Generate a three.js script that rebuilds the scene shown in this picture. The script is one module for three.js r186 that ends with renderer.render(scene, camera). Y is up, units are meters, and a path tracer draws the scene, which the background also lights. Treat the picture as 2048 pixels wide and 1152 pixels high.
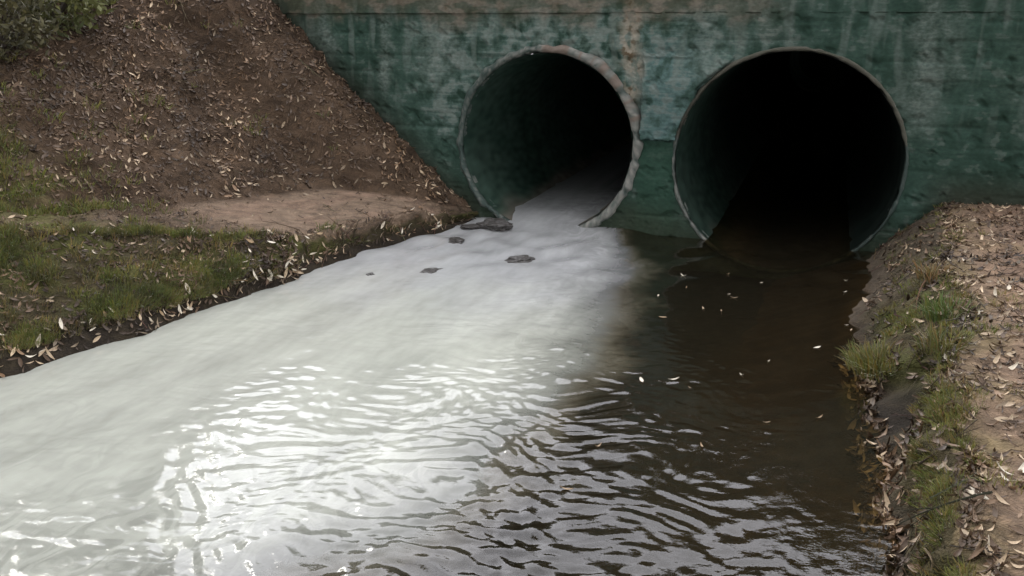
import * as THREE from 'three';
import { mergeGeometries } from 'three/addons/utils/BufferGeometryUtils.js';
import { createNoise2D, createNoise3D } from 'simplex-noise';

// ---------------------------------------------------------------- camera, sky, sun, exposure
const scene = new THREE.Scene();
const camera = new THREE.PerspectiveCamera(36, 1024 / 576, 0.05, 400);
camera.position.set(0, 2, 0);
camera.rotation.set(-0.2934, 0, 0);
scene.add(camera);

const EXPOSURE = 3.15;
const SUN = { az: -31, el: 27, strength: 0.5, radius: 32 };
const sunDir = new THREE.Vector3(
  Math.sin(SUN.az * Math.PI / 180) * Math.cos(SUN.el * Math.PI / 180),
  Math.sin(SUN.el * Math.PI / 180),
  -Math.cos(SUN.az * Math.PI / 180) * Math.cos(SUN.el * Math.PI / 180));

function rng(seed) {
  let s = seed >>> 0;
  return () => { s = (s + 0x6D2B79F5) >>> 0; let t = s; t = Math.imul(t ^ (t >>> 15), t | 1); t ^= t + Math.imul(t ^ (t >>> 7), t | 61); return ((t ^ (t >>> 14)) >>> 0) / 4294967296; };
}
const n2 = createNoise2D(rng(11)), n2b = createNoise2D(rng(12)), n3 = createNoise3D(rng(13));
const clamp = (x, a = 0, b = 1) => Math.min(b, Math.max(a, x));
const lerp = (a, b, t) => a + (b - a) * t;
const sst = (a, b, x) => { const t = clamp((x - a) / (b - a)); return t * t * (3 - 2 * t); };
function fbm(x, y, oct = 4, f = n2) { let s = 0, a = 0.5; for (let i = 0; i < oct; i++) { s += a * f(x, y); x = x * 2.03 + 7.1; y = y * 2.03 - 3.7; a *= 0.5; } return s; }
function mix3(a, b, t) { return [lerp(a[0], b[0], t), lerp(a[1], b[1], t), lerp(a[2], b[2], t)]; }
function table(xs, ys) { return x => { if (x <= xs[0]) return ys[0]; for (let i = 1; i < xs.length; i++) if (x <= xs[i]) return lerp(ys[i - 1], ys[i], (x - xs[i - 1]) / (xs[i] - xs[i - 1])); return ys[ys.length - 1]; }; }

// overcast sky, brighter overhead and around the veiled sun
{
  const W = 512, H = 256, d = new Float32Array(W * H * 4), v = new THREE.Vector3();
  for (let j = 0; j < H; j++) for (let i = 0; i < W; i++) {
    const el = ((j + 0.5) / H - 0.5) * Math.PI, az = ((i + 0.5) / W - 0.5) * 2 * Math.PI;
    v.set(Math.cos(az) * Math.cos(el), Math.sin(el), Math.sin(az) * Math.cos(el));
    const up = Math.max(0, v.y);
    let L = 0.82 + 0.5 * up;
    L *= 1 + 0.22 * (n3(v.x * 2.2, v.y * 3.5, v.z * 2.2) * 0.6 + n3(v.x * 5, v.y * 8, v.z * 5) * 0.4);
    const ang = v.angleTo(sunDir) * 180 / Math.PI;
    L += 0.65 * Math.exp(-ang * ang / (2 * 17 * 17));
    const k = (j * W + i) * 4;
    d[k] = L * 0.99; d[k + 1] = L * 0.99; d[k + 2] = L * 1.05; d[k + 3] = 1;
  }
  const sky = new THREE.DataTexture(d, W, H, THREE.RGBAFormat, THREE.FloatType);
  sky.mapping = THREE.EquirectangularReflectionMapping; sky.magFilter = THREE.LinearFilter; sky.minFilter = THREE.LinearFilter;
  sky.needsUpdate = true;
  scene.background = sky; scene.environment = sky;
}
const sun = new THREE.DirectionalLight(new THREE.Color(1, 0.96, 0.88), SUN.strength);
sun.position.copy(sunDir).multiplyScalar(40).add(new THREE.Vector3(0, 0, -6));
sun.target.position.set(0, 0, -6);
sun.castShadow = true; sun.shadow.radius = SUN.radius; sun.shadow.mapSize.set(2048, 2048);
Object.assign(sun.shadow.camera, { left: -20, right: 20, top: 20, bottom: -20, near: 1, far: 90 });
scene.add(sun, sun.target);

const renderer = new THREE.WebGLRenderer({ antialias: true });
renderer.toneMapping = THREE.LinearToneMapping;
renderer.toneMappingExposure = EXPOSURE;
renderer.shadowMap.enabled = true;
renderer.setSize(1024, 576);

// ---------------------------------------------------------------- helpers
const used = {};
function numbered(name) { const k = used[name] = (used[name] ?? -1) + 1; return k ? `${name}_${String(k).padStart(3, '0')}` : name; }
function tag(o, label, category, group) { o.userData.label = label; o.userData.category = category; if (group) o.userData.group = group; return o; }
function mesh(name, geo, mat, parent = scene) {
  const m = new THREE.Mesh(geo, mat); m.name = parent === scene ? numbered(name) : name; m.castShadow = m.receiveShadow = true; parent.add(m); return m;
}
function struct(name, geo, mat) { const m = mesh(name, geo, mat); m.userData.kind = 'structure'; return m; }
function geom(pos, idx, uv, col) {
  const g = new THREE.BufferGeometry();
  g.setAttribute('position', new THREE.Float32BufferAttribute(pos, 3));
  if (uv) g.setAttribute('uv', new THREE.Float32BufferAttribute(uv, 2));
  if (col) g.setAttribute('color', new THREE.Float32BufferAttribute(col, 3));
  g.setIndex(idx); g.computeVertexNormals(); return g;
}
function dataTex(W, H, fn, srgb, repeat) {
  const d = new Uint8Array(W * H * 4);
  for (let j = 0; j < H; j++) for (let i = 0; i < W; i++) {
    const c = fn((i + 0.5) / W, (j + 0.5) / H), k = (j * W + i) * 4;
    for (let q = 0; q < 3; q++) { let v = clamp(c[q]); if (srgb) v = v <= 0.0031308 ? v * 12.92 : 1.055 * Math.pow(v, 1 / 2.4) - 0.055; d[k + q] = Math.round(v * 255); }
    d[k + 3] = 255;
  }
  const t = new THREE.DataTexture(d, W, H); t.magFilter = THREE.LinearFilter; t.minFilter = THREE.LinearMipmapLinearFilter; t.generateMipmaps = true;
  if (srgb) t.colorSpace = THREE.SRGBColorSpace;
  if (repeat) t.wrapS = t.wrapT = THREE.RepeatWrapping;
  t.needsUpdate = true; return t;
}
// noise that tiles over the unit square
function tiled(f, u, v, s, oct) { let t = 0, a = 0.5; for (let o = 0; o < oct; o++) { const p = s * (1 << o); const x = u * p, y = v * p; const fx = u, fy = v;
  t += a * lerp(lerp(f(x, y), f(x - p, y), fx), lerp(f(x, y - p), f(x - p, y - p), fx), fy); a *= 0.55; } return t; }

// axes of the headwall: a runs along it to the right, b comes out of it towards the stream
const A0 = new THREE.Vector3(-0.332, 0, -9.003), DX = 0.94325, DZ = 0.33207;
const AB = (a, b, y = 0) => new THREE.Vector3(A0.x + a * DX - b * DZ, y, A0.z + a * DZ + b * DX);
const toAB = (x, z) => [(x - A0.x) * DX + (z - A0.z) * DZ, -(x - A0.x) * DZ + (z - A0.z) * DX];
const PIPES = [{ a: 0.70, y: 0.835, r: 0.865 }, { a: 2.975, y: 0.755, r: 0.985 }];

// ---------------------------------------------------------------- the banks
const leftX = table([-9.6, -8.96, -8.06, -7.43, -6.77, -6.31, -5.54, -5.13, -4.74, -2.5, 0, 4, 14], [0.1, -0.33, -1.05, -1.45, -1.73, -2.03, -2.4, -2.71, -2.95, -4.3, -5.6, -7.6, -13]);
const rightX = table([-8.3, -7.63, -6.84, -5.85, -5.09, -4.49, -3.9, -3.43, -2.88, -2, 0, 4, 14], [3.75, 3.2, 2.93, 2.42, 2.16, 2.06, 1.87, 1.7, 1.5, 1.12, 0.4, -0.8, -4.5]);
const edgeL = z => leftX(z) + 0.05 * n2(z * 1.7, 3) + 0.025 * n2(z * 5, 8);
const edgeR = z => rightX(z) + 0.05 * n2(z * 1.9, 23) + 0.03 * n2(z * 5, 28);

const soilMap = dataTex(1024, 1024, (u, v) => {
  const a = tiled(n2, u, v, 6, 5), b = tiled(n2b, u, v, 60, 3), c = tiled(n2, u, v, 24, 3);
  const k = 0.78 + 0.45 * a + 0.35 * b;
  const l = c > 0.18 ? 1.25 : 1; // crumbs of paler litter
  return [clamp(k * l * (1 + 0.05 * c)), clamp(k * l), clamp(k * l * (1 - 0.08 * c))];
}, false, true);
const soilBump = dataTex(1024, 1024, (u, v) => { const k = 0.5 + 0.35 * tiled(n2, u, v, 10, 5) + 0.3 * tiled(n2b, u, v, 70, 2); return [k, k, k]; }, false, true);
soilMap.colorSpace = THREE.NoColorSpace;
const soil = new THREE.MeshPhysicalMaterial({ specularIntensity: 0.4, vertexColors: true, map: soilMap, bumpMap: soilBump, bumpScale: 0.025, roughness: 0.93 });

// A bank is a loft: stations along the waterline, each with a profile of knots (distance from the water along the wall direction, height).
class Bank {
  constructor(edge, side, zs, subs, knots, colour, relief) {
    Object.assign(this, { side, zs, subs });
    const pos = [], col = [], uv = [], idx = [];
    this.q0 = [0]; for (const s of subs) this.q0.push(this.q0[this.q0.length - 1] + s);
    const N = this.q0[subs.length] + 1; this.N = N;
    for (const zw of zs) {
      const K = knots(zw), x0 = edge(zw);
      let run = 0, pt = null;
      for (let seg = 0, q = 0; seg < subs.length; seg++) for (let i = 0; i < subs[seg] + (seg === subs.length - 1 ? 1 : 0); i++, q++) {
        const f = i / subs[seg];
        let t = lerp(K[seg][0], K[seg + 1][0], f), h = lerp(K[seg][1], K[seg + 1][1], f);
        const [dt, dh] = relief(zw, seg + f, t, h);
        t += dt; h += dh;
        if (pt) run += Math.hypot(t - pt[0], h - pt[1]); pt = [t, h];
        const x = x0 + side * t * DX, z = zw + side * t * DZ;
        pos.push(x, h, z); uv.push(run / 1.3, zw / 1.3); col.push(...colour(zw, seg + f, t, h, x, z));
      }
    }
    for (let s = 0; s + 1 < zs.length; s++) for (let q = 0; q + 1 < N; q++) {
      const a = s * N + q, b = a + N;
      if (side < 0) idx.push(a, a + 1, b, b, a + 1, b + 1); else idx.push(a, b, a + 1, b, b + 1, a + 1);
    }
    this.pos = pos; this.geometry = geom(pos, idx, uv, col);
    this.nor = this.geometry.attributes.normal.array;
    if (this.nor[(Math.floor(zs.length / 2) * N + N - 5) * 3 + 1] < 0) { const I = this.geometry.index.array; for (let i = 0; i < I.length; i += 3) { const t = I[i]; I[i] = I[i + 1]; I[i + 1] = t; } this.geometry.computeVertexNormals(); this.nor = this.geometry.attributes.normal.array; }
  }
  // point and normal at waterline station z and knot coordinate k
  at(z, k) {
    let s = 0; while (s + 2 < this.zs.length && this.zs[s + 1] > z) s++;
    const fs = clamp((this.zs[s] - z) / (this.zs[s] - this.zs[s + 1]));
    const seg = Math.min(this.subs.length - 1, Math.floor(k)), q = this.q0[seg] + (k - seg) * this.subs[seg], qi = Math.min(this.N - 2, Math.floor(q)), fq = q - qi;
    const g = (arr) => { const o = [0, 0, 0]; for (let c = 0; c < 3; c++) { const e = i => arr[i * 3 + c]; o[c] = lerp(lerp(e(s * this.N + qi), e(s * this.N + qi + 1), fq), lerp(e((s + 1) * this.N + qi), e((s + 1) * this.N + qi + 1), fq), fs); } return o; };
    return { p: new THREE.Vector3(...g(this.pos)), n: new THREE.Vector3(...g(this.nor)).normalize() };
  }
}
const steps = (list) => { const o = []; for (let i = 0; i + 1 < list.length; i++) { const [z0, d] = list[i], z1 = list[i + 1][0]; const n = Math.round((z0 - z1) / d); for (let k = 0; k < n; k++) o.push(lerp(z0, z1, k / n)); } o.push(list[list.length - 1][0]); return o; };

const lipT = table([-9, -8.7, -8.3, -7.4, -6.9, -6.3, -5.5, -4], [0.05, 0.06, 0.07, 0.06, 0.2, 0.62, 1.0, 1.15]);
const lipH = table([-9, -8.7, -8.3, -7.4, -6.9, -6.3, -5.5, -4], [0.08, 0.13, 0.25, 0.28, 0.32, 0.45, 0.6, 0.68]);
const footT = table([-9, -8.75, -8.5, -8.25, -7.5, -6.3, -5.5, -4], [0.12, 0.18, 0.45, 1.0, 1.15, 1.5, 1.9, 2.2]);
const footH = table([-9, -8.75, -8.5, -8.25, -7.5, -6.3, -5.5, -4], [0.13, 0.22, 0.35, 0.44, 0.47, 0.56, 0.7, 0.8]);
const C = { mud: [0.03, 0.023, 0.016], moss: [0.07, 0.07, 0.02], soil: [0.062, 0.05, 0.025], sand: [0.21, 0.15, 0.104], litter: [0.042, 0.029, 0.019], litterPale: [0.11, 0.078, 0.054], green: [0.11, 0.125, 0.026], path: [0.3, 0.195, 0.138] };
const bankL = new Bank(edgeL, -1, steps([[14, 0.5], [-2, 0.08], [-3.6, 0.035], [-9.1, 0.03]]), [4, 3, 5, 12, 4, 24, 95, 12, 8],
  z => {
    const lt = lipT(z), lh = lipH(z), ft = Math.max(footT(z), lt + 0.1), fh = footH(z), uc = 0.08 + 0.06 * n2(z * 2.4, 40);
    const low = sst(-7, -5.4, z);
    return [[-0.7, -0.4], [-0.03, -0.1], [0.04 + 0.03 * low, 0.02], [lerp(0.05 + uc * 0.6, lt * 0.25, low), lerp(lh * 0.45, lh * 0.28, low)], [lt, lh], [lt + 0.07, lh + 0.02], [ft, fh], [ft + 3.1, fh + 2.85], [ft + 4.8, fh + 3.1], [45, fh + 3.5]];
  },
  (z, k, t, h, x, zz) => {
    const u = z + 0.33 * t, w = t * 0.9 + h;
    const nA = fbm(u * 1.6, w * 1.6, 4), nB = fbm(u * 7, w * 7, 3, n2b);
    let c;
    const mossy = sst(-0.1, 0.25, nA + 0.3 * nB);
    if (k < 2.3) c = mix3(C.mud, C.soil, 0.25 * sst(0, 0.3, nB));
    else if (k < 4.5) { c = mix3(C.soil, C.moss, mossy * sst(2.4, 3, k)); c = mix3(C.mud, c, sst(2.2, 3.2, k)); c = mix3(c, C.sand, sst(3.15, 3.7, k + 0.4 * nB) * sst(-8.65, -8.35, z) * (1 - sst(-7.25, -6.9, z + 0.3 * nA))); }
    else {
      const sandy = sst(-8.75, -8.5, z) * (1 - sst(-7.1, -6.6, z + 0.5 * nA)) * (1 - sst(5.75, 6.02, k + 0.05 * nA));
      const bare = (1 - sst(5.6, 6.04, k)) * (0.5 + nA);
      const lit = mix3(C.litter, C.litterPale, clamp(sst(7.0, 6.1, k) * 0.5 + 0.75 * nA + 0.2 * nB)).map((v, q) => v * [1.05, 0.98, 0.9][q]);
      const gr = sst(-6.6, -5.6, z - 0.35 * nA) * sst(6.75, 6.1, k + 0.4 * nA) + sst(6.7, 6.95, k + 0.25 * nA) * sst(-7.0, -5.6, z) * sst(0.0, 0.3, nA + 0.15);
      c = mix3(lit, C.green, clamp(gr) * 0.75);
      c = mix3(c, [0.15, 0.108, 0.075], clamp(bare));
      c = mix3(c, mix3(C.sand, [0.22, 0.15, 0.105], sst(0, 0.3, nA)), clamp(sandy * (1.05 + 0.4 * nB)));
    }
    const f = 1 + 0.4 * nB; return c.map(v => v * f);
  },
  (z, k, t, h) => {
    const u = z + 0.33 * t, w = t * 0.9 + h;
    const flat = k > 4.6 && k < 6 && z < -7 ? 0.25 : 1;
    const grow = sst(6, 6.4, k);
    const lump = (0.065 * fbm(u * 2.6, w * 2.6, 3) + 0.035 * fbm(u * 9, w * 9, 2, n2b)) * flat * sst(1.5, 3, k) + 0.16 * grow * fbm(u * 0.8, w * 0.8 + 9, 3);
    return [-lump * 0.6 * (k < 4.8 ? 1 : 0.3) * sst(-0.5, 2, k), lump * 0.9 * sst(1.5, 3, k)];
  });
const bankLeft = struct('left_bank', bankL.geometry, soil);

const lipTR = table([-8.3, -7.6, -6.8, -5.9, -5, -4.5, -4.2, -3.6, -2.9, 0], [0.4, 0.42, 0.42, 0.4, 0.42, 0.28, 0.16, 0.1, 0.08, 0.1]);
const lipHR = table([-8.3, -7.6, -6.8, -5.9, -5, -4.5, -3.6, 0], [0.46, 0.45, 0.43, 0.42, 0.4, 0.4, 0.4, 0.42]);
const bankR = new Bank(edgeR, 1, steps([[14, 0.5], [-1, 0.06], [-2, 0.03], [-8.2, 0.03]]), [4, 4, 5, 12, 6, 40, 40, 8],
  z => {
    const lt = lipTR(z), lh = lipHR(z) + 0.03 * n2(z * 1.4, 77), hole = Math.exp(-Math.pow((z + 4.2) / 0.24, 2)) * 0.42 + Math.exp(-Math.pow((z + 6.2) / 0.4, 2)) * 0.05;
    return [[-0.9, -0.35], [-0.22, -0.09], [-0.02, 0.012], [lt * 0.35 + hole, lh * 0.42], [lt, lh - 0.03], [lt + 0.12, lh + 0.012], [lt + 1.4, lh + 0.05], [lt + 5, lh + 0.3], [45, 1.5]];
  },
  (z, k, t, h) => {
    const u = z - 0.33 * t, nA = fbm(u * 1.7 + 50, t * 1.7, 4), nB = fbm(u * 7 + 20, (t + h) * 7, 3, n2b);
    let c;
    if (k < 2) c = mix3([0.032, 0.02, 0.011], [0.075, 0.05, 0.028], sst(0.9, 1.9, k) * 0.8);
    else if (k < 4.2) { c = mix3(C.soil, C.moss, sst(-0.15, 0.2, nA)); c = mix3([0.05, 0.038, 0.025], c, sst(2, 3, k)); c = mix3(c, [0.02, 0.015, 0.01], Math.exp(-Math.pow((z + 4.2) / 0.26, 2)) * sst(4.1, 3.5, k)); c = mix3(c, [0.11, 0.085, 0.06], sst(-5.4, -6.2, z) * 0.8); }  // includes near-black mud in the undercut hollow, its shade deepened by colour
    else {
      c = mix3(C.path, [0.17, 0.12, 0.08], clamp(0.5 + nA));
      c = mix3(c, mix3(C.green, [0.15, 0.105, 0.065], 0.6), sst(5.3, 4.8, k + 0.5 * nA) * 0.7);
    }
    const f = 1 + 0.45 * nB; return c.map(v => v * f);
  },
  (z, k, t, h) => {
    const u = z - 0.33 * t, l = 0.05 * fbm(u * 3 + 9, (t + h) * 3, 3) + 0.03 * fbm(u * 10, (t + h) * 10, 2, n2b);
    const on = sst(1.5, 2.6, k) * (k > 5 ? 0.5 : 1);
    return [l * on * (k < 4.3 ? 1.1 : 0.2), l * on * 0.8];
  });
const bankRight = struct('right_bank', bankR.geometry, soil);

// stream bed
{
  const pos = [], idx = [], col = [], uv = [], na = 60, nb = 110;
  for (let j = 0; j <= nb; j++) for (let i = 0; i <= na; i++) {
    const a = lerp(-7, 7, i / na), b = lerp(-9, 24, Math.pow(j / nb, 1)), p = AB(a, b);
    const shallow = sst(1.3, 0.1, edgeR(p.z) - p.x) * sst(-7.5, -5.5, p.z);
    pos.push(p.x, -0.34 + 0.16 * shallow + 0.05 * fbm(a * 1.5, b * 1.5, 3), p.z); uv.push(a, b);
    const c = mix3([0.02, 0.017, 0.011], [0.062, 0.036, 0.018], clamp(shallow + 0.5 * fbm(a * 2, b * 2, 3))); col.push(...c.map((v, q) => v * lerp(1, [0.3, 0.36, 0.4][q], sst(-5.6, -7.4, p.z))));  // bed colour darkened towards the pipes, standing in for their shade
  }
  for (let j = 0; j < nb; j++) for (let i = 0; i < na; i++) { const q = j * (na + 1) + i; idx.push(q, q + na + 1, q + 1, q + 1, q + na + 1, q + na + 2); }
  struct('stream_bed', geom(pos, idx, uv, col), soil);
}

// ---------------------------------------------------------------- the water
const milkEdge = table([-9, -0.4, 0.1, 0.6, 1, 1.6, 2.6, 3.3, 4.2, 5.1, 5.5, 5.9, 6.4, 7.5, 24], [1.3, 1.3, 1.4, 1.64, 1.8, 1.84, 1.95, 2.02, 1.97, 1.96, 1.84, 1.56, 1.12, 0.4, -2]);
const MW = 2048, MH = 2048, MA0 = -3.2, MA1 = 5.2, MB0 = -2.0, MB1 = 8.2;
function milkAt(a, b) {
  const w1 = fbm(a * 1.3, b * 0.9, 3), w2 = fbm(a * 5 + 3 * w1, b * 2.6, 4, n2b), w3 = fbm(a * 14 + 5 * w2, b * 6, 3);
  const near = sst(3.5, 6.2, b), d = milkEdge(b) - a + 0.16 * w1 + 0.1 * w2 * (1 + near) + 0.04 * w3;
  const far = sst(0.4, 2, b); let m = Math.pow(sst(-0.22 - 0.2 * far - 0.1 * near, 0.22 + 0.26 * far + 0.2 * near, d), 1.25);
  const thin = sst(0.9 + near, 0.0, d);
  m *= 1 - thin * 0.28 * clamp(0.5 + 2.2 * w2 + w3) - near * 0.1 * clamp(0.3 + 2.5 * w2);
  return clamp(m);
}
const waterCol = dataTex(MW, MH, (u, v) => {
  const a = lerp(MA0, MA1, u), b = lerp(MB0, MB1, v), m = milkAt(a, b);
  return mix3([0.46, 0.4, 0.26], mix3([0.36, 0.365, 0.362], [0.375, 0.384, 0.332], sst(1.2, 3.6, b + 0.5 * fbm(a, b, 2))), sst(0, 0.35, m)).map(x => x * (1 + 0.2 * fbm(a * 2.2, b * 0.7 + 9, 4) + 0.09 * fbm(a * 9, b * 3, 3, n2b)));
}, true);
const waterThrough = dataTex(MW, MH, (u, v) => {
  const a = lerp(MA0, MA1, u), b = lerp(MB0, MB1, v), m = milkAt(a, b), t = 0.985 - 0.97 * m;
  return [t, t, t];
}, false);
const waterBump = dataTex(1024, 1024, (u, v) => { const k = 0.5 + 0.4 * tiled(n2, u, v, 14, 3) + 0.2 * tiled(n2b, u, v, 40, 2); return [k, k, k]; }, false, true);
waterBump.repeat.set(8.4 / 1.1, 10.2 / 0.8);
const waterMat = new THREE.MeshPhysicalMaterial({ map: waterCol, transmission: 1, transmissionMap: waterThrough, thickness: 0, roughness: 0.07, ior: 1.42, bumpMap: waterBump, bumpScale: 0.0008 });
// ripples: many short crested trains running down the stream, their strength set by where the water is stirred
const waves = [];
{
  const r = rng(77);
  for (let i = 0; i < 72; i++) {
    const lam = 0.036 * Math.pow(6.2, Math.pow(r(), 1.35)), dir = (r() - 0.5) * 2.1 + (r() < 0.5 ? 0.18 : -0.1);
    waves.push({ k: 2 * Math.PI / lam, sx: Math.sin(dir - 0.1), sy: Math.cos(dir - 0.1), ph: r() * 6.28, am: lam * 0.0066 * (0.5 + r()), ox: r() * 90, oy: r() * 90, fr: 0.8 / Math.sqrt(lam) });
  }
}
function stir(a, b) {
  let s = 0.3;
  s += 0.75 * Math.exp(-(Math.pow((a - 2.2) / 0.75, 2) + Math.pow((b - 4.9) / 1.0, 2)));
  s += 0.5 * Math.exp(-(Math.pow((a - 1.6) / 0.5, 2) + Math.pow((b - 3.6) / 1.2, 2)));
  s += 0.5 * Math.exp(-(Math.pow((a - 0.9) / 0.9, 2) + Math.pow((b - 4.9) / 0.9, 2)));
  s += 0.55 * sst(5.1, 5.9, b);
  s *= 1 - 0.85 * Math.exp(-(Math.pow((a - 3.55) / 0.65, 2) + Math.pow((b - 4.3) / 1.0, 2)));
  s *= lerp(0.45, 1, sst(0.5, 3.4, b)) * lerp(1, 0.72, sst(2.0, 1.4, a)) * lerp(1, 0.75, sst(4.6, 6, b) * sst(1.4, 0.4, a)) + 0.5 * Math.exp(-(Math.pow((a - 2.7) / 0.7, 2) + Math.pow((b - 0.7) / 0.6, 2)));
  return s;
}
function waterY(a, b) {
  let h = 0; const S = stir(a, b), wa = a + 0.12 * n2(a * 1.1, b * 1.1), wb = b + 0.12 * n2b(a * 1.1, b * 1.1);
  for (const w of waves) {
    const env = clamp(0.35 + 1.1 * n2(wa * w.fr * 0.75 + w.ox, wb * w.fr * 0.75 + w.oy));
    if (env <= 0) continue;
    const s = Math.sin(w.k * (wa * w.sx + wb * w.sy) + w.ph);
    h += w.am * env * (s + 0.25 * s * s);
  }
  h *= S;
  h += 0.085 * sst(0.5, -0.5, b) * sst(1.9, 1.5, a);           // the outfall stands a little higher in the left pipe
  h += 0.02 * n2(a * 2.2, b * 1.6) * Math.exp(-Math.pow((b - 0.9) / 0.8, 2));
  return h;
}
{
  const pos = [], idx = [], uv = [], id = new Map();
  const as = [], bs = [];
  for (let a = -7; a < -3.1; a += 0.15) as.push(a); for (let a = -3.1; a < 5; a += 0.0145) as.push(a); for (let a = 5; a < 7; a += 0.2) as.push(a);
  for (let b = -8; b < -1.2; b += 0.2) bs.push(b); for (let b = -1.2; b < 3; b += 0.017) bs.push(b); for (let b = 3; b < 6.9; b += 0.012) bs.push(b); for (let b = 6.9; b < 24; b += 0.15) bs.push(b);
  const keep = (a, b) => { if (b < 0.06) return a > -0.4 && a < 4.2; const p = AB(a, b); return p.x > edgeL(p.z) - 0.3 && p.x < edgeR(p.z) + 0.3; };
  const vert = (i, j) => { const key = j * as.length + i; let k = id.get(key); if (k === undefined) { k = pos.length / 3; id.set(key, k); const a = as[i], b = bs[j], p = AB(a, b); pos.push(p.x, waterY(a, b), p.z); uv.push((a - MA0) / (MA1 - MA0), (b - MB0) / (MB1 - MB0)); } return k; };
  for (let j = 0; j + 1 < bs.length; j++) for (let i = 0; i + 1 < as.length; i++) {
    if (!keep((as[i] + as[i + 1]) / 2, (bs[j] + bs[j + 1]) / 2)) continue;
    const p = vert(i, j), q = vert(i + 1, j), r = vert(i, j + 1), s = vert(i + 1, j + 1);
    idx.push(p, r, q, q, r, s);
  }
  var water = struct('water', geom(pos, idx, uv), waterMat);
}

// ---------------------------------------------------------------- the culvert
const culvert = new THREE.Group(); culvert.name = numbered('culvert'); scene.add(culvert);
culvert.position.copy(A0); culvert.rotation.y = -Math.atan2(DZ, DX);
tag(culvert, 'green painted concrete culvert headwall with two round pipe openings over the stream', 'culvert');
// in the culvert's own axes x runs along the wall, y up, z out of the wall
const inPatch = (u, y) => {   // the thick render left hanging between the two pipes
  if (y < 0.91 + 0.012 * n2(u * 9, 5) + 0.02 * Math.pow((u - 1.8) / 0.15, 2) * 0.4 - 0.008) return 0;
  const l = 1.635 + 0.012 * n2(y * 8, 1), r = 2.15 + 0.35 * sst(1.35, 1.75, y);
  return u > l && u < r && y < 1.72 + 0.05 * n2(u * 3, 9) ? 1 : 0;
};
const WU0 = -3.2, WU1 = 6, WY0 = -0.5, WY1 = 2.5;
const streaks = [[-1.72, 0.07, 1.25, 0.75], [-1.03, 0.05, 1.2, 0.6], [-0.5, 0.09, 1.35, 0.55], [-0.3, 0.06, 1.5, 0.5], [0.1, 0.05, 1.75, 0.4], [0.66, 0.06, 1.8, 0.75], [1.1, 0.09, 1.72, 0.35], [1.54, 0.035, 1.35, 0.5], [2.2, 0.08, 1.45, 0.5], [2.69, 0.06, 1.8, 0.4], [4.03, 0.07, 1.05, 0.55], [4.25, 0.05, 1.5, 0.35], [4.9, 0.1, 1.2, 0.25]];
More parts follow.
